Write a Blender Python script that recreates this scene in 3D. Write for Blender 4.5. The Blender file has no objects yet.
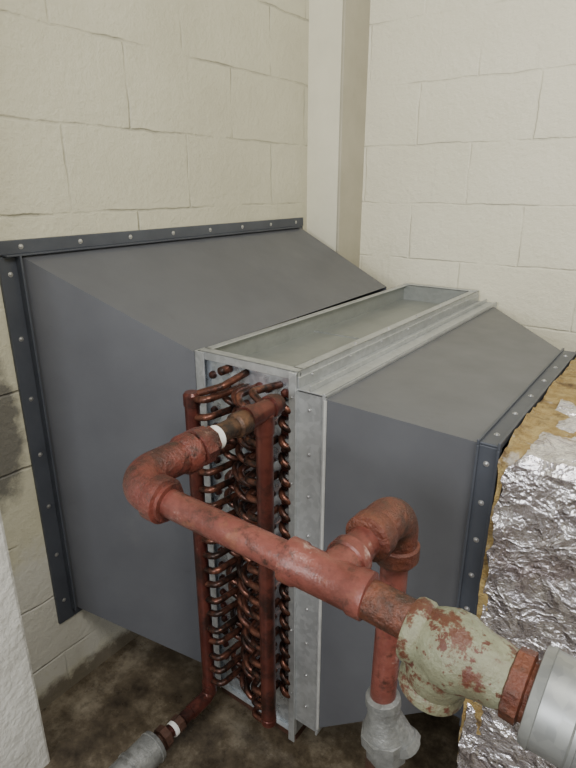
import bpy, bmesh, math, random
from mathutils import Vector, Matrix, noise
random.seed(3)
ZC=1.40
S=bpy.context.scene
V=Vector
# ---------------------------------------------------------------- helpers
def link(o,parent=None):
    S.collection.objects.link(o)
    if parent: o.parent=parent
    return o
def empty(name):
    return link(bpy.data.objects.new(name,None))
def mk(name,verts,faces,mat,parent=None,smooth=False,bevel=0,ang=35):
    me=bpy.data.meshes.new(name)
    me.from_pydata([(v[0],v[1],v[2]+ZC) for v in verts],[],faces)
    bm=bmesh.new();bm.from_mesh(me)
    bmesh.ops.recalc_face_normals(bm,faces=bm.faces)
    bm.to_mesh(me);bm.free()
    if smooth:
        me.polygons.foreach_set('use_smooth',[True]*len(me.polygons))
        me.set_sharp_from_angle(angle=math.radians(ang))
    me.materials.append(mat)
    o=link(bpy.data.objects.new(name,me),parent)
    if bevel:
        m=o.modifiers.new('b','BEVEL');m.width=bevel;m.segments=2;m.limit_method='ANGLE'
    return o
class G:
    def __init__(s): s.v=[];s.f=[]
    def add(s,v,f):
        n=len(s.v); s.v+= [V(p) for p in v]; s.f+=[tuple(i+n for i in q) for q in f]
    def box(s,a,b):
        x0,y0,z0=a;x1,y1,z1=b
        s.add([(x0,y0,z0),(x1,y0,z0),(x1,y1,z0),(x0,y1,z0),(x0,y0,z1),(x1,y0,z1),(x1,y1,z1),(x0,y1,z1)],
          [(0,1,2,3),(4,5,6,7),(0,1,5,4),(1,2,6,5),(2,3,7,6),(3,0,4,7)])
    def sweep(s,pts,rad,seg=20,cap=True):
        pts=[V(p) for p in pts]
        if not isinstance(rad,(list,tuple)): rad=[rad]*len(pts)
        n=len(pts)
        t=[]
        for i in range(n):
            d=(pts[min(i+1,n-1)]-pts[max(i-1,0)])
            if d.length<1e-9: d=t[-1] if t else V((0,0,1))
            t.append(d.normalized())
        u=t[0].orthogonal().normalized()
        vv=[];ff=[]
        for i in range(n):
            u=(u-t[i]*u.dot(t[i])).normalized(); w=t[i].cross(u)
            for k in range(seg):
                a=2*math.pi*k/seg
                vv.append(pts[i]+(u*math.cos(a)+w*math.sin(a))*rad[i])
        for i in range(n-1):
            for k in range(seg):
                k2=(k+1)%seg
                ff.append((i*seg+k,i*seg+k2,(i+1)*seg+k2,(i+1)*seg+k))
        if cap:
            ff.append(tuple(range(seg))); ff.append(tuple((n-1)*seg+k for k in range(seg)))
        s.add(vv,ff)
    def lathe(s,p,d,prof,seg=28):
        p=V(p);d=V(d).normalized()
        u=d.orthogonal().normalized();w=d.cross(u)
        vv=[];ff=[]
        for (t,r) in prof:
            for k in range(seg):
                a=2*math.pi*k/seg
                vv.append(p+d*t+(u*math.cos(a)+w*math.sin(a))*r)
        n=len(prof)
        for i in range(n-1):
            for k in range(seg):
                k2=(k+1)%seg
                ff.append((i*seg+k,i*seg+k2,(i+1)*seg+k2,(i+1)*seg+k))
        ff.append(tuple(range(seg))); ff.append(tuple((n-1)*seg+k for k in range(seg)))
        s.add(vv,ff)
    def screw(s,p,d,r=.0045):
        s.lathe(V(p)-V(d)*.001,d,[(0,r*1.5),(.0012,r*1.5),(.0013,r),(.003,r*.9),(.0038,r*.5)],10)
    def out(s,name,mat,parent=None,smooth=False,bevel=0,ang=35):
        return mk(name,s.v,s.f,mat,parent,smooth,bevel,ang)
def fillet(pts,r,n=10):
    pts=[V(p) for p in pts]; out=[pts[0]]
    for i in range(1,len(pts)-1):
        a,b,c=pts[i-1],pts[i],pts[i+1]
        d1=(a-b).normalized();d2=(c-b).normalized()
        ang=d1.angle(d2); L=r/math.tan(ang/2)
        p0=b+d1*L;p1=b+d2*L
        bis=(d1+d2).normalized(); cen=b+bis*(r/math.sin(ang/2))
        v0=p0-cen;v1=p1-cen; tot=v0.angle(v1); ax=v0.cross(v1).normalized()
        for k in range(n+1):
            out.append(cen+Matrix.Rotation(tot*k/n,3,ax)@v0)
    out.append(pts[-1]); return out
# ---------------------------------------------------------------- materials
def base(name):
    m=bpy.data.materials.new(name);m.use_nodes=True
    nt=m.node_tree;b=nt.nodes['Principled BSDF']
    return m,nt,b
def N(nt,t,**k):
    n=nt.nodes.new(t)
    for a,v in k.items():
        if a in n.inputs: n.inputs[a].default_value=v
        else: setattr(n,a,v)
    return n
def coord(nt):
    return N(nt,'ShaderNodeTexCoord').outputs['Object']
def nz(nt,co,scale,detail=6,rough=.6):
    n=nt.nodes.new('ShaderNodeTexNoise');n.inputs['Scale'].default_value=scale
    n.inputs['Detail'].default_value=detail;n.inputs['Roughness'].default_value=rough
    nt.links.new(co,n.inputs['Vector']);return n.outputs['Fac']
def ramp(nt,f,stops):
    r=nt.nodes.new('ShaderNodeValToRGB');e=r.color_ramp.elements
    while len(e)<len(stops): e.new(.5)
    for i,(p,c) in enumerate(stops):
        e[i].position=p; e[i].color=(c[0],c[1],c[2],1) if isinstance(c,(tuple,list)) else (c,c,c,1)
    nt.links.new(f,r.inputs['Fac']);return r.outputs['Color']
def mix(nt,f,a,b,mode='MIX'):
    m=nt.nodes.new('ShaderNodeMix');m.data_type='RGBA';m.blend_type=mode
    if isinstance(f,float): m.inputs[0].default_value=f
    else: nt.links.new(f,m.inputs[0])
    for i,c in ((6,a),(7,b)):
        if isinstance(c,(tuple,list)): m.inputs[i].default_value=(c[0],c[1],c[2],1)
        else: nt.links.new(c,m.inputs[i])
    return m.outputs[2]
def bump(nt,b,h,s=.3,d=.01):
    n=nt.nodes.new('ShaderNodeBump');n.inputs['Strength'].default_value=s;n.inputs['Distance'].default_value=d
    nt.links.new(h,n.inputs['Height']);nt.links.new(n.outputs[0],b.inputs['Normal']);return n
def simple(name,c1,c2,scale,rough=.5,metal=0,bs=.15,lo=.35,hi=.65,bd=.003,rough2=None,extra=None):
    # extra: one or several (color, scale, lo, hi) patch layers
    m,nt,b=base(name);co=coord(nt)
    f=nz(nt,co,scale,8,.65)
    col=ramp(nt,f,[(lo,c1),(hi,c2)])
    if extra:
        if not isinstance(extra,list): extra=[extra]
        for k,(c3,sc,l,h) in enumerate(extra):
            mp=nt.nodes.new('ShaderNodeMapping');mp.inputs['Location'].default_value=(3.1*k+1,1.7*k,5.3*k);nt.links.new(co,mp.inputs[0])
            col=mix(nt,ramp(nt,nz(nt,mp.outputs[0],sc,8,.72),[(l,0.),(h,1.)]),col,c3)
    nt.links.new(col,b.inputs['Base Color'])
    b.inputs['Metallic'].default_value=metal
    r=ramp(nt,nz(nt,co,scale*1.7,5),[(.3,rough),(.7,rough2 if rough2 else rough+.1)])
    nt.links.new(r,b.inputs['Roughness'])
    if bs: bump(nt,b,nz(nt,co,scale*6,6),bs,bd)
    return m
def wallmat(name,axis,c,cd,off,jd,stain=None):
    m,nt,b=base(name);co=coord(nt)
    # wobble so the joints look hand-laid and painted over
    wn=nt.nodes.new('ShaderNodeTexNoise');wn.inputs['Scale'].default_value=12;wn.inputs['Detail'].default_value=5
    nt.links.new(co,wn.inputs['Vector'])
    wv=nt.nodes.new('ShaderNodeVectorMath');wv.operation='MULTIPLY_ADD';wv.inputs[1].default_value=(.016,.016,.016)
    nt.links.new(wn.outputs['Color'],wv.inputs[0]);nt.links.new(co,wv.inputs[2])
    sp=nt.nodes.new('ShaderNodeSeparateXYZ');nt.links.new(wv.outputs[0],sp.inputs[0])
    cb=nt.nodes.new('ShaderNodeCombineXYZ')
    ad=N(nt,'ShaderNodeMath',operation='ADD');nt.links.new(sp.outputs[axis],ad.inputs[0]);ad.inputs[1].default_value=off[0]-.008
    az=N(nt,'ShaderNodeMath',operation='ADD');nt.links.new(sp.outputs[2],az.inputs[0]);az.inputs[1].default_value=off[1]-.008
    nt.links.new(ad.outputs[0],cb.inputs[0]);nt.links.new(az.outputs[0],cb.inputs[1])
    br=nt.nodes.new('ShaderNodeTexBrick')
    br.inputs['Scale'].default_value=1;br.inputs['Brick Width'].default_value=.4;br.inputs['Row Height'].default_value=.2
    br.inputs['Mortar Size'].default_value=.0048;br.inputs['Mortar Smooth'].default_value=.85
    nt.links.new(cb.outputs[0],br.inputs['Vector'])
    fade=ramp(nt,nz(nt,co,4.5,5),[(.40,.04),(.62,1.)])
    mort=mix(nt,1.0,br.outputs['Fac'],fade,'MULTIPLY')
    col=ramp(nt,nz(nt,co,2.2,7,.6),[(.3,cd),(.65,c)])
    mp0=nt.nodes.new('ShaderNodeMapping');mp0.inputs['Scale'].default_value=(14,14,2.0);nt.links.new(co,mp0.inputs[0])
    drip=ramp(nt,nz(nt,mp0.outputs[0],1.0,6,.7),[(.60,0.),(.78,.35)])
    col=mix(nt,drip,col,tuple(x*.72 for x in cd))
    spk=ramp(nt,nz(nt,co,30,8,.75),[(.66,0.),(.74,.5)])
    col=mix(nt,spk,col,tuple(x*.5 for x in cd))
    dk=mix(nt,1.0,mort,(jd,jd,jd),'MULTIPLY')
    col=mix(nt,dk,col,tuple(x*.45 for x in cd))
    if stain:
        for (p,rad,sc,stc,lo,hi) in stain:
            mp=nt.nodes.new('ShaderNodeMapping');mp.vector_type='POINT'
            mp.inputs['Location'].default_value=tuple(-p[i]/rad[i] for i in range(3));mp.inputs['Scale'].default_value=tuple(1/r for r in rad)
            nt.links.new(co,mp.inputs[0])
            g=nt.nodes.new('ShaderNodeTexGradient');g.gradient_type='SPHERICAL';nt.links.new(mp.outputs[0],g.inputs[0])
            a=N(nt,'ShaderNodeMath',operation='MULTIPLY');nt.links.new(g.outputs['Fac'],a.inputs[0]);nt.links.new(nz(nt,co,sc,8,.7),a.inputs[1])
            col=mix(nt,ramp(nt,a.outputs[0],[(lo,0.),(hi,.85)]),col,stc)
    nt.links.new(col,b.inputs['Base Color']);b.inputs['Roughness'].default_value=.45
    h1=N(nt,'ShaderNodeMath',operation='MULTIPLY_ADD');nt.links.new(mort,h1.inputs[0]);h1.inputs[1].default_value=-.9;nt.links.new(nz(nt,co,50,9,.72),h1.inputs[2])
    h2=N(nt,'ShaderNodeMath',operation='MULTIPLY_ADD');nt.links.new(nz(nt,co,7,5),h2.inputs[0]);h2.inputs[1].default_value=1.2;nt.links.new(h1.outputs[0],h2.inputs[2])
    bump(nt,b,h2.outputs[0],.7,.007)
    return m
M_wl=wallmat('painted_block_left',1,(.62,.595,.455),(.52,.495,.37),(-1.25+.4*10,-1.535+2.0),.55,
   [((-1.25,.72,.28),(.4,.55,.34),14,(.60,.59,.54),.10,.2),((-1.25,.57,.86),(.2,.10,.30),20,(.10,.095,.09),.12,.24),((-1.25,.72,.0),(.3,.7,.10),25,(.12,.095,.07),.14,.30),((-1.25,.35,.9),(.3,.25,.45),16,(.33,.31,.27),.14,.26)])
M_wb=wallmat('painted_block_back',0,(.86,.825,.66),(.78,.745,.58),(.3+4,-1.535+2.0),.14)
M_pil=simple('painted_plaster',(.70,.675,.535),(.76,.73,.59),6,.45,0,.4,bd=.004)
M_pilshade=simple('pilaster_side_shade',(.38,.355,.27),(.44,.41,.32),6,.45,0,.3,bd=.004)  # darker tan that puts the pilaster side's shade into the colour
M_pilw=simple('white_plaster',(.60,.59,.54),(.76,.75,.70),6,.5,0,.8,bd=.01,extra=[((.35,.33,.28),10,.62,.75)])
def floormat():
    m,nt,b=base('wet_concrete');co=coord(nt)
    c=ramp(nt,nz(nt,co,7,10,.72),[(.34,(.028,.021,.015)),(.5,(.10,.078,.052)),(.68,(.26,.22,.16))])
    c=mix(nt,ramp(nt,nz(nt,co,45,6,.7),[(.5,0.),(.75,.6)]),c,(.03,.022,.016))
    nt.links.new(c,b.inputs['Base Color'])
    nt.links.new(ramp(nt,nz(nt,co,4,5),[(.42,.06),(.58,.40)]),b.inputs['Roughness'])
    bump(nt,b,nz(nt,co,40,8,.7),.2,.004);return m
M_fl=floormat()
M_dg=simple('grey_duct_paint',(.090,.093,.104),(.106,.110,.122),5,.34,.0,.03,extra=[((.130,.131,.133),3,.6,.8),((.074,.075,.079),12,.62,.8),((.17,.17,.168),60,.71,.79)])
M_dg2=simple('grey_flange_paint',(.054,.060,.075),(.072,.080,.098),9,.36,.1,.1)
def galv(name,c1,c2,r,met=.75,dirt=.5):
    m,nt,b=base(name);co=coord(nt)
    vo=nt.nodes.new('ShaderNodeTexVoronoi');vo.inputs['Scale'].default_value=90;nt.links.new(co,vo.inputs['Vector'])
    bw=nt.nodes.new('ShaderNodeRGBToBW');nt.links.new(vo.outputs['Color'],bw.inputs[0])
    c=ramp(nt,bw.outputs[0],[(.2,c1),(.8,c2)])
    c=mix(nt,ramp(nt,nz(nt,co,8,6),[(.5,0.),(.8,dirt)]),c,tuple(x*.6 for x in c1))
    nt.links.new(c,b.inputs['Base Color']);b.inputs['Metallic'].default_value=met
    nt.links.new(ramp(nt,bw.outputs[0],[(.2,r),(.8,r+.10)]),b.inputs['Roughness'])
    bump(nt,b,nz(nt,co,10,4),.1,.004);return m
M_gv=galv('galvanized_sheet',(.44,.455,.46),(.52,.535,.54),.34,.6,.4)
M_gvs=galv('galvanized_tube_sheet',(.52,.57,.63),(.74,.79,.85),.26,.8,.3)
M_gvp=galv('galvanized_pan',(.31,.325,.31),(.345,.36,.345),.40,.55,.35)
M_gp=galv('galvanized_pipe',(.26,.27,.27),(.32,.33,.32),.38,.55,.6)
M_gf=simple('galvanized_fitting',(.20,.205,.20),(.34,.345,.335),30,.40,.45,.6,extra=[((.11,.105,.095),18,.52,.68)])
M_seal=simple('seam_sealant',(.34,.34,.33),(.44,.44,.42),30,.6)
M_cu=simple('copper_tube',(.085,.034,.024),(.23,.090,.058),40,.28,.65,.15,extra=[((.028,.017,.014),26,.43,.57)])
M_cuh=simple('copper_header',(.085,.021,.017),(.155,.046,.034),14,.28,.45,.2,extra=[((.035,.016,.013),15,.44,.60),((.27,.15,.12),30,.63,.76)])
M_br=simple('tarnished_nipple',(.09,.05,.03),(.18,.09,.05),30,.4,.5,.4,extra=((.035,.025,.02),25,.45,.6))
RX=[((.085,.024,.018),8,.44,.63),((.44,.31,.27),17,.60,.72),((.055,.022,.016),38,.53,.65),((.23,.10,.05),11,.58,.72)]
M_red=simple('red_oxide_pipe_paint',(.145,.038,.030),(.235,.078,.060),16,.28,.05,.5,extra=RX)
M_redf=simple('red_oxide_fitting',(.125,.028,.021),(.190,.052,.037),22,.30,.05,.8,bd=.005,extra=[((.055,.020,.015),11,.44,.60),((.40,.24,.19),30,.63,.74),((.04,.019,.014),45,.53,.65)])
M_rust=simple('rusty_elbow',(.11,.031,.020),(.19,.062,.031),20,.30,.1,.9,bd=.005,extra=[((.045,.022,.015),13,.44,.58),((.30,.14,.075),28,.61,.7)])
M_ptfe=simple('thread_tape',(.75,.75,.72),(.85,.85,.82),40,.6)
M_valve=simple('flaking_cream_paint',(.20,.215,.14),(.29,.30,.20),14,.34,0,.9,bd=.004,extra=[((.155,.145,.09),8,.46,.64),((.11,.040,.022),26,.52,.57),((.10,.033,.021),55,.565,.60)])
M_scr=simple('screw_zinc',(.4,.4,.4),(.55,.55,.55),50,.35,.8,0)
M_dark=simple('dark_rusty_iron',(.05,.028,.02),(.12,.055,.038),25,.5,.3,.6)
def foil():
    m,nt,b=base('foil_facing');co=coord(nt)
    nn=nt.nodes.new('ShaderNodeTexNoise');nn.inputs['Scale'].default_value=14;nn.inputs['Detail'].default_value=7
    nt.links.new(co,nn.inputs['Vector'])
    def cells(s,wob):
        mx=nt.nodes.new('ShaderNodeVectorMath');mx.operation='MULTIPLY_ADD'
        nt.links.new(nn.outputs['Color'],mx.inputs[0]);mx.inputs[1].default_value=(wob,)*3;nt.links.new(co,mx.inputs[2])
        vo=nt.nodes.new('ShaderNodeTexVoronoi');vo.inputs['Scale'].default_value=s;nt.links.new(mx.outputs[0],vo.inputs['Vector']);return vo
    v1=cells(42,.14);v2=cells(105,.1)
    bw=nt.nodes.new('ShaderNodeRGBToBW');nt.links.new(v1.outputs['Color'],bw.inputs[0])
    c=ramp(nt,bw.outputs[0],[(.15,(.58,.55,.59)),(.5,(.84,.81,.85)),(.85,(1.,.98,1.))])
    c=mix(nt,ramp(nt,nz(nt,co,9,7,.7),[(.55,0.),(.70,.6)]),c,(.58,.47,.50))
    mk_=nz(nt,co,12,8,.75)
    c=mix(nt,ramp(nt,mk_,[(.64,0.),(.665,1.)]),c,(.32,.23,.13))
    nt.links.new(c,b.inputs['Base Color'])
    nt.links.new(ramp(nt,mk_,[(.64,.95),(.665,0.)]),b.inputs['Metallic'])
    nt.links.new(ramp(nt,nz(nt,co,20,5),[(.3,.14),(.7,.28)]),b.inputs['Roughness'])
    a=N(nt,'ShaderNodeMath',operation='ADD');nt.links.new(v1.outputs['Distance'],a.inputs[0])
    a2=N(nt,'ShaderNodeMath',operation='MULTIPLY_ADD');nt.links.new(v2.outputs['Distance'],a2.inputs[0]);a2.inputs[1].default_value=.5;nt.links.new(nn.outputs['Fac'],a2.inputs[2])
    nt.links.new(a2.outputs[0],a.inputs[1])
    bump(nt,b,a.outputs[0],.6,.008);return m
M_foil=foil()
M_fib=simple('fiberglass',(.36,.235,.08),(.56,.42,.18),40,.9,0,1.0,bd=.01,extra=[((.13,.08,.04),22,.5,.66),((.58,.53,.46),16,.56,.66)])
# ---------------------------------------------------------------- room
XL=-1.256;YB=2.04;FZ=-1.40;XR=2.0;CZ=1.5;YF=-1.6
g=G();g.box((XL-.15,YF,FZ-.05),(XL,YB+.15,CZ));g.out('wall_left',M_wl)
g=G();g.box((XL,YB,FZ-.05),(XR+.15,YB+.15,CZ));g.out('wall_back',M_wb)
g=G();g.box((XR,YF,FZ-.05),(XR+.15,YB,CZ));g.out('wall_right',M_wb)
g=G();g.box((XL-.15,YF,FZ-.15),(XR+.15,YB+.15,FZ));g.out('floor',M_fl)
g=G();g.box((XL-.01,1.872,FZ-.02),(-1.118,YB+.01,CZ));g.out('pilaster',M_pil,bevel=.006)
g=G();g.box((-1.120,1.868,FZ-.02),(-1.109,YB+.01,CZ));g.out('pilaster_shade_1',M_pilshade,bevel=.003)  # thin plate added over the pilaster's side face to carry painted shade
g=G();g.box((XL-.01,-.5,FZ-.02),(-1.10,.485,CZ));g.out('pilaster',M_pilw,bevel=.008)
# ---------------------------------------------------------------- ducts
def loft(g,A,B):
    v=[]
    for (x,y0,y1,z0,z1) in (A,B):
        v+=[(x,y0,z0),(x,y1,z0),(x,y1,z1),(x,y0,z1)]
    g.add(v,[(0,1,5,4),(1,2,6,5),(2,3,7,6),(3,0,4,7)])
TA=(XL+.006,.690,1.807,-1.124,-.147); TB=(-.896,.879,1.86,-1.30,-.362)
e=empty('duct_transition')
g=G();loft(g,TA,TB)
g.v[6].z+=.014
o=g.out('shell',M_dg,e);m=o.modifiers.new('s','SOLIDIFY');m.thickness=.002
g=G();w=.046
g.box((XL-.004,.600,-.147),(XL+.010,1.835,-.116))
g.box((XL-.004,.690-w,-1.16),(XL+.008,.690,-.150))
g.box((XL-.004,.690,-1.16),(XL+.008,1.835,-1.124))
g.box((XL-.004,1.807,-1.124),(XL+.008,1.835,-.147))
g.out('wall_flange',M_dg2,e,bevel=.002)
g=G()
g.box((XL+.006,.655,-.150),(XL+.026,1.80,-.146))
g.box((XL+.006,.684,-1.13),(XL+.028,.689,-.150))
g.out('flange_lip',M_dg2,e,bevel=.001)
g=G()
g.sweep([(XL+.012,.688,-1.12),(XL+.012,.688,-.15)],.0036,8)
g.out('seam_bead',M_seal,e,smooth=True)
g=G()
for i in range(8):
    g.screw((XL+.010,.70+i*.155,-.131),(1,0,0),.004)
for i in range(7):
    g.screw((XL+.008,.667,-.19-i*.15),(1,0,0),.004)
g.out('screws',M_scr,e,smooth=True)
RA=(-.540,.879,1.975,-1.276,-.398); RB=(-.232,.880,1.545,-1.00,-.408)
e2=empty('duct_transition')
g=G();loft(g,RA,RB);o=g.out('shell',M_dg,e2);m=o.modifiers.new('s','SOLIDIFY');m.thickness=.002
def ring(g,x0,x1,y0,y1,z0,z1,t):
    g.box((x0,y0-t,z0-t),(x1,y1+t,z0));g.box((x0,y0-t,z1),(x1,y1+t,z1+t))
    g.box((x0,y0-t,z0),(x1,y0,z1));g.box((x0,y1,z0),(x1,y1+t,z1))
g=G();ring(g,-.236,-.202,.880,1.545,-1.0,-.408,.005);ring(g,-.204,-.199,.880,1.545,-1.0,-.408,.014)
ring(g,-.239,-.234,.880,1.545,-1.0,-.408,.010)
g.out('end_collar',M_dg2,e2,bevel=.0015)
g=G()
for i in range(8): g.screw((-.220,.875,-.44-i*.075),(0,-1,0),.0035)
for i in range(6): g.screw((-.220,.92+i*.115,-.403),(0,0,1),.0035)
g.out('screws',M_scr,e2,smooth=True)
g=G()
g.sweep([(-.54,.877,-1.276),(-.54,.877,-.40)],.004,8)
g.out('seam_bead',M_seal,e2,smooth=True)
# ---------------------------------------------------------------- coil
c=empty('heating_coil')
x0,x1,y0,y1,z0,z1=-.887,-.610,.881,2.015,-1.355,-.355
g=G();t=.003;d=.055
g.box((x0,y0,z0),(x0+t,y1,z1));g.box((x1-t,y0,z0),(x1,y1,z1))
g.box((x0,y1-t,z0),(x1,y1,z1+.002))
g.box((x0,y0,z1-.020),(x1,y0+t,z1))
g.box((x0,y0,z1-.003),(x1,y0+.026,z1))
g.box((x0,y1-.03,z1-.001),(x1,y1,z1+.002))
g.box((x0,y0+.02,z1-.003),(x0+.020,y1,z1))
g.box((x1-.026,y0+.02,z1-.003),(x1,y1,z1))
g.box((x1-.026,y0+.02,z1-.02),(x1-.023,y1-.03,z1))
g.box((x0-.008,y0-.004,z0),(x0+.020,y0,z1-.002));g.box((x0-.008,y0-.004,z0),(x0-.005,y0+.03,z1-.002))
g.box((x1-.018,y0-.006,z0-.02),(x1,y0,z1-.002))
g.box((x0,y0,z0),(x1,y0+.03,z0+.003))
g.out('casing',M_gv,c,bevel=.0012)
g=G();g.box((x0,y0+.010,z0),(x1,y0+.013,z1-.004));g.out('tube_sheet',M_gvs,c)
g=G();g.box((x0+.003,y0+.013,z1-d-.003),(x1-.003,y1-.003,z1-d))
g.box((x0+.003,1.36,z1-d),(x1-.003,1.363,z1-d+.003));g.box((x0+.003,y0+.013,z1-d),(x0+.006,y1-.003,z1-.004))
g.box((x0+.003,y1-.034,z1-d),(x1-.003,y1-.031,z1-.002))
g.out('top_pan',M_gvp,c)
g=G();g.box((x0+.003,y0+.02,z0),(x1-.003,y1-.01,z1-d-.006));g.out('fin_pack',M_gvp,c)
g=G();g.box((-.885,.9,FZ),(-.62,.95,z0));g.box((-.885,1.85,FZ),(-.62,1.9,z0));g.out('support_feet',M_dark,c)
g=G()
g.box((x1,y0-.002,z0+.06),(-.540,y0+.004,-.392));g.box((x1,y0-.002,-.396),(-.540,y1-.005,-.390))
g.box((x1,y1-.01,z0+.06),(-.540,y1-.006,-.392));g.box((x1,y0,z0+.06),(-.540,y1-.005,z0+.065))
g.box((-.546,y0-.006,z0+.055),(-.541,y1-.005,-.386))
g.box((-.578,y0-.002,-.390),(-.575,y1-.01,-.378))
g.box((x1,y0-.010,z0+.06),(x1+.003,y0,-.392))
g.box((x1,y0+.0,-.39),(x1+.004,y1-.004,z1-.012))
g.out('connecting_sleeve',M_gv,c,bevel=.001)
g=G()
for i in range(9): g.screw((-.578,y0-.002,-.43-i*.1),(0,-1,0),.0032)
for i in range(10): g.screw((-.594,y0+.06+i*.11,-.390),(0,0,1),.0032)
for i in range(7): g.screw((x1+.004,y0+.05+i*.16,-.372),(1,0,0),.003)
for i in range(5): g.screw((x1-.009,y0-.006,-.41-i*.2),(0,-1,0),.0025)
for i in range(6): g.screw((x1-.012,y0+.08+i*.18,z1),(0,0,1),.003)
g.out('screws',M_scr,c,smooth=True)
HL=V((-.822,.790,0));HR=V((-.617,.780,0))
g=G()
g.lathe((HL.x,HL.y,-1.262),(0,0,1),[(0,.0175),(.005,.019),(.03,.019),(.031,.0165),(.815,.0165),(.816,.0185),(.84,.0185),(.846,.014)])
g.out('header_pipe_1',M_cuh,c,smooth=True)
g=G()
g.lathe((HR.x,HR.y,-1.215),(0,0,1),[(0,.014),(.004,.0185),(.02,.0185),(.021,.0175),(.76,.0175),(.761,.020),(.80,.020),(.806,.012)])
g.out('header_pipe_2',M_cuh,c,smooth=True)
gt=G();rt=.0080
rows=19;p=.0435
def bend(xa,za,xb,zb,dep):
    a=V((xa,y0+.012,za));b=V((xb,y0+.012,zb));f=V((0,-dep,0))
    r=(a-b).length/2*.98
    gt.sweep(fillet([a,a+f,b+f,b],r,6),rt,10,False)
R_=random.uniform
for i in range(rows):
    z=-.425-i*p; j=R_(-.004,.004)
    gt.sweep(fillet([(HL.x,HL.y,z-.006),(-.775,HL.y-.004+j,z+.004+j),(-.762,y0+.012,z+.004)],.016,6),rt,10,False)
    bend(-.750,z+.008+j,-.688,z-.022,.064+R_(-.010,.012))
    if i%3!=1: bend(-.805,z-.006,-.752,z-.030+j,.040+R_(-.006,.006))
    gt.sweep(fillet([(HR.x,HR.y,z-.012),(-.668,HR.y+.002+j,z-.016+j),(-.682,y0+.012,z-.020)],.016,6),rt,10,False)
    if i%2==0: bend(-.722,z+.012,-.668,z-.010,.085+j)
    bend(-.652,z,-.625,z-.020,.02)
gt.out('tube_bends',M_cu,c,smooth=True,ang=60)
g=G()
for i in range(rows+1):
    z=-.410-i*p
    for xx in (-.645,-.632,-.690,-.715,-.85): g.lathe((xx,y0+.011,z),(0,-1,0),[(0,.0095),(.006,.0095),(.010,.008),(.012,.004)],10)
g.out('tube_ends',M_cuh,c,smooth=True)
g=G()
g.sweep([(-.617,.825,-.405),(-.617,.76,-.408),(-.618,.70,-.411)],[.0195,.0195,.0195],20)
g.lathe((-.617,.815,-.405),(0,-1,0),[(0,.018),(.004,.023),(.02,.023),(.021,.019),(.07,.019),(.071,.023),(.09,.023)])
g.out('outlet_stub',M_cuh,c,smooth=True)
g=G();g.lathe((-.618,.728,-.410),(0,-1,0),[(0,.021),(.004,.0235),(.03,.0235),(.034,.018),(.085,.018)]);g.out('threaded_nipple',M_br,c,smooth=True)
g=G()
g.sweep(fillet([(-.66,.89,-.395),(-.665,.80,-.385),(-.63,.79,-.40)],.012,5),.008,10)
g.sweep(fillet([(-.75,.89,-.385),(-.76,.82,-.40),(-.81,.80,-.42)],.012,5),.008,10)
g.lathe((-.80,.89,-.385),(0,-1,0),[(0,.010),(.03,.010),(.033,.007)],12)
g.out('vent_tubes',M_cu,c,smooth=True,ang=60)
# ---------------------------------------------------------------- main pipe run
P=empty('pipe_run')
E=V((-.626,.456,-.416));T=V((-.283,.477,-.442));Q=V((-.150,.479,-.453))
dx=(T-E).normalized()
g=G();g.lathe((-.618,.650,-.413),(0,-1,0),[(0,.0195),(.002,.022),(.017,.022),(.019,.0195)]);g.out('thread_tape',M_ptfe,P,smooth=True)
g=G()
g.lathe((-.618,.634,-.414),(0,-1,0),[(0,.021),(.003,.0285),(.016,.0285),(.017,.034),(.040,.034),(.042,.028),(.065,.027)],8)
g.out('union_nut',M_redf,P,smooth=True)
g=G()
pe=fillet([(-.619,.584,-.416),E,E+dx*.090],.050,14)
g.sweep(pe,.0285,28)
g.lathe((-.619,.588,-.416),(0,-1,0),[(0,.028),(.003,.034),(.020,.034),(.028,.0285)])
g.lathe(E+dx*.056,dx,[(0,.0285),(.006,.034),(.026,.034),(.029,.027)])
g.out('elbow_1',M_redf,P,smooth=True,ang=50)
g=G();g.sweep([E+dx*.06,T-dx*.04],.0205,28)
g.sweep([T,(-.277,.60,-.434)],.0225,24)
g.out('straight_pipe',M_red,P,smooth=True)
d2=(Q-T).normalized()
g=G();g.sweep([T+d2*.04,Q+d2*.01],.0235,28);g.out('valve_nipple',M_rust,P,smooth=True)
g=G()
g.lathe(T-dx*.060,dx,[(0,.0225),(.002,.029),(.02,.029),(.024,.0265),(.092,.0265),(.096,.029),(.112,.029),(.114,.0235)])
g.lathe(T,(.05,1,.04),[(0,.026),(.035,.026),(.037,.029),(.052,.029),(.054,.022)])
g.out('tee',M_red,P,smooth=True)
XB=-.273
B=V((XB,.648,-.430))
g=G();g.sweep(fillet([(-.277,.575,-.432),B,(XB,.648,-.515)],.040,14),.030,28)
g.lathe((-.277,.558,-.433),(.04,1,.02),[(0,.025),(.003,.033),(.024,.033),(.030,.030)])
g.lathe((XB,.648,-.485),(0,0,-1),[(0,.030),(.003,.034),(.024,.034),(.026,.022)])
g.out('elbow_2',M_rust,P,smooth=True,ang=50)
g=G();g.sweep([(XB,.648,-.50),(XB-.002,.645,-.80)],.0205,28);g.out('drop_pipe',M_red,P,smooth=True)
g=G()
g.lathe((XB-.002,.645,-.775),(.12,0,-1),[(0,.0215),(.003,.028),(.016,.029),(.019,.026),(.040,.027),(.060,.034),(.074,.037)],24)
g.lathe((XB+.006,.645,-.846),(.12,0,-1),[(0,.034),(.002,.041),(.022,.041),(.024,.034),(.05,.034)],8)
g.sweep([(XB,.646,-.805),(XB+.020,.650,-.835),(XB+.046,.655,-.868)],[.024,.024,.022],16)
g.lathe((XB+.034,.653,-.852),(.6,.1,-.75),[(0,.022),(.002,.027),(.014,.027),(.016,.020),(.018,.010)],8)
g.out('wye_fitting',M_gf,P,smooth=True)
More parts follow.
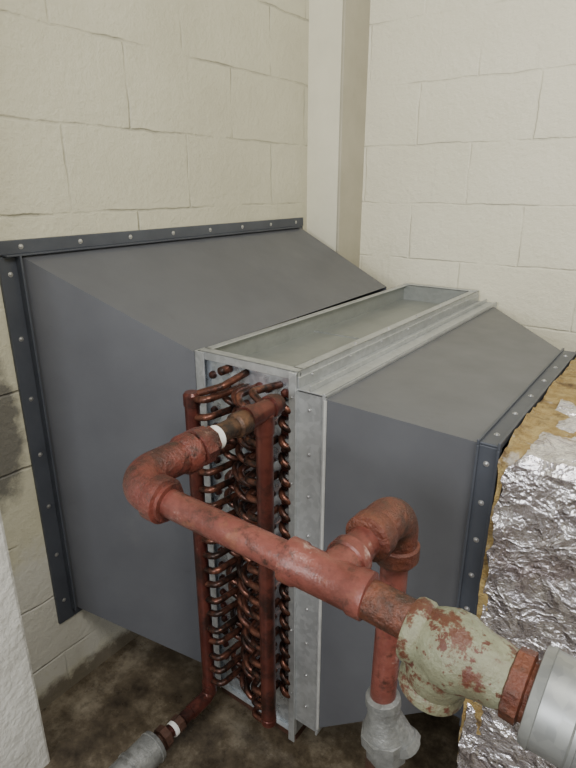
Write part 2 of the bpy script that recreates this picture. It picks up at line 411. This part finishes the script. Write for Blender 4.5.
g=G();g.sweep([(XB+.008,.645,-.87),(XB+.008,.645,FZ)],.030,28)
g.out('riser',M_dark,P,smooth=True)
# valve
W=V((-.132,.478,-.462)); dv=V((1,-.02,-.06)).normalized()
g=G()
g.lathe(W-dv*.048,dv,[(0,.024),(.002,.034),(.006,.036),(.018,.036),(.022,.033),(.030,.037),(.045,.042),(.060,.042),(.074,.037),(.085,.0345),(.100,.0335),(.112,.030)],32)
bd=V((-.20,0,-1)).normalized()
g.lathe(W+V((-.004,0,.0)),bd,[(0,.038),(.030,.038),(.048,.034),(.052,.037),(.062,.037),(.064,.028),(.068,.025),(.074,.023),(.076,.012)],28)
g.out('valve_body',M_valve,P,smooth=True,ang=40)
g=G();U=W+dv*.060
g.lathe(U,dv,[(0,.028),(.003,.0355),(.018,.0365),(.020,.031),(.05,.031)],10);g.out('union_collar',M_rust,P,smooth=True)
g=G();J=W+dv*.084
g.lathe(J,dv,[(0,.040),(.001,.047),(.010,.050),(.011,.048),(.040,.048),(.042,.050),(.046,.050),(.047,.048),(1.0,.048),(2.03,.048)],36)
g.out('jacketed_pipe',M_gp,P,smooth=True)
# ---------------------------------------------------------------- lower left return pipe
R=empty('return_pipe')
g=G()
g.sweep(fillet([(-.822,.790,-1.22),(-.822,.790,-1.268),(-.824,.72,-1.268)],.022,8),.0185,20)
g.sweep([(-.824,.735,-1.268),(-.828,.64,-1.268)],.016,20);g.out('copper_elbow',M_cuh,R,smooth=True)
g=G();g.lathe((-.826,.690,-1.268),(0,-1,0),[(0,.018),(.003,.022),(.02,.022),(.022,.017)],8)
g.lathe((-.828,.645,-1.268),(0,-1,0),[(0,.020),(.003,.028),(.022,.028),(.024,.021),(.05,.021)],8);g.out('union_nut',M_dark,R,smooth=True)
g=G();g.lathe((-.8255,.668,-1.268),(0,-1,0),[(0,.018),(.001,.019),(.010,.019),(.011,.018)]);g.out('thread_tape',M_ptfe,R,smooth=True)
g=G();g.lathe((-.829,.610,-1.268),(0,-1,0),[(0,.028),(.002,.038),(.012,.040),(.013,.038),(.07,.038),(.071,.041),(.08,.041),(.081,.038),(2.1,.038)],28)
g.box((-.85,.2,FZ),(-.81,.24,-1.30));g.box((-.85,-1.2,FZ),(-.81,-1.16,-1.30))
g.out('jacket',M_gf,R,smooth=True)
# ---------------------------------------------------------------- insulated duct
D=empty('insulated_duct')
def crumple(p3):
    # crease network from warped voronoi cells gives facets with sharp folds
    q=p3+noise.noise_vector(p3*7)*.03
    d,_=noise.voronoi(q*13); d2_,_=noise.voronoi(q*34)
    return (d[1]-d[0])*.012+(d2_[1]-d2_[0])*.0045
def wrapped(xa,xb,ya,yb,za,zb,step,amp,seed,topcut=0.,rag=.010,foilmode=False,xfine=.5):
    prof=[]
    def seg(p,q):
        n=max(1,int((V(q)-V(p)).length/step))
        for k in range(n): prof.append(V(p).lerp(V(q),k/n))
    r=.015
    pts=[(ya+r,za),(yb-r,za),(yb,za+r),(yb,zb-r),(yb-r,zb),(ya+r,zb),(ya,zb-r),(ya,za+r)]
    for i in range(8): seg(pts[i],pts[(i+1)%8])
    xs=[xa]
    while xs[-1]<xb-1e-6: xs.append(min(xb,xs[-1]+(step if xs[-1]<xa+xfine else step*3)))
    m=len(prof);vv=[]
    for i,x in enumerate(xs):
        for q in prof:
            p3=V((x,q.x,q.y))
            if foilmode:
                dd=crumple(p3)+noise.noise(p3*5+V((seed,0,0)))*amp-.004
            else:
                rid=1-abs(noise.noise(p3*16+V((seed,3,0))))*2
                dd=noise.noise(p3*6+V((seed,0,0)))*amp+rid*rid*amp*.5+noise.noise(p3*45)*amp*.25
            nrm=V((0,0))
            if abs(q.x-ya)<.012: nrm.x=-1
            elif abs(q.x-yb)<.012: nrm.x=1
            if abs(q.y-za)<.012: nrm.y=-1
            elif abs(q.y-zb)<.012: nrm.y=1
            topness=max(0,min(1,(q.y-(zb-.04))/.04))
            fall=max(0,1-(x-xa)/.25)
            xx=x+fall*(topcut*topness+abs(noise.noise(V((q.x*12,q.y*12,seed))))*rag*2+abs(noise.noise(V((q.x*40,q.y*40,seed))))*rag)
            vv.append((min(xx,xb),q.x+nrm.x*dd,q.y+nrm.y*dd))
    ff=[];nx=len(xs)-1
    for i in range(nx):
        for k in range(m):
            k2=(k+1)%m; a,b_,c_,d_=i*m+k,i*m+k2,(i+1)*m+k2,(i+1)*m+k
            if foilmode:
                if (i+k)%2: ff+=[(a,b_,c_),(a,c_,d_)]
                else: ff+=[(a,b_,d_),(b_,c_,d_)]
            else: ff.append((a,b_,c_,d_))
    ff.append(tuple(range(m)));ff.append(tuple(nx*m+k for k in range(m)))
    return vv,ff
v,f=wrapped(-.194,XR-.01,.842,1.575,-1.12,-.399,.0065,.007,2.,.030,.009,True)
mk('foil_wrap',v,f,M_foil,D,smooth=True,ang=28)
v,f=wrapped(-.197,-.04,.852,1.57,-1.11,-.402,.008,.013,7.,0,.003)
mk('fiberglass_edge',v,f,M_fib,D,smooth=True,ang=80)
g=G()
for xx in (.1,.9,1.7):
    g.box((xx,.88,FZ),(xx+.04,.92,-1.10));g.box((xx,1.5,FZ),(xx+.04,1.54,-1.10))
g.out('stand_legs',M_dark,D)
# ---------------------------------------------------------------- lights
def area(name,loc,tgt,size,power,col):
    l=bpy.data.lights.new(name,'AREA');l.size=size;l.energy=power;l.color=col;l.shape='SQUARE'
    o=link(bpy.data.objects.new(name,l));o.location=loc
    o.rotation_euler=(V(tgt)-V(loc)).to_track_quat('-Z','Y').to_euler();return o
area('ceiling_light',(.6,.1,2.7),(-.3,1.6,1.2),.8,44,(1,.97,.90))
area('camera_side_fill',(-.1,-1.5,1.7),(-.5,1.2,.8),.9,36,(.96,.98,1.0))  # unseen fill lamp added behind the camera; no doorway is built there
w=bpy.data.worlds.new('world');S.world=w;w.use_nodes=True
bg=w.node_tree.nodes['Background'];bg.inputs[0].default_value=(1,.985,.95,1);bg.inputs[1].default_value=.38
# ---------------------------------------------------------------- camera
cam=bpy.data.cameras.new('camera');co=link(bpy.data.objects.new('camera',cam));S.camera=co
cam.sensor_width=36;cam.lens=560/768*36;cam.clip_start=.01
r=V((.8121,.5835,0));u=V((-.1954,.2719,.9423));fw=V((-.5499,.7652,-.3348))
fw.normalize();r=(r-fw*r.dot(fw)).normalized();u=r.cross(fw)
co.matrix_world=Matrix(((r.x,u.x,-fw.x,0),(r.y,u.y,-fw.y,0),(r.z,u.z,-fw.z,ZC),(0,0,0,1)))
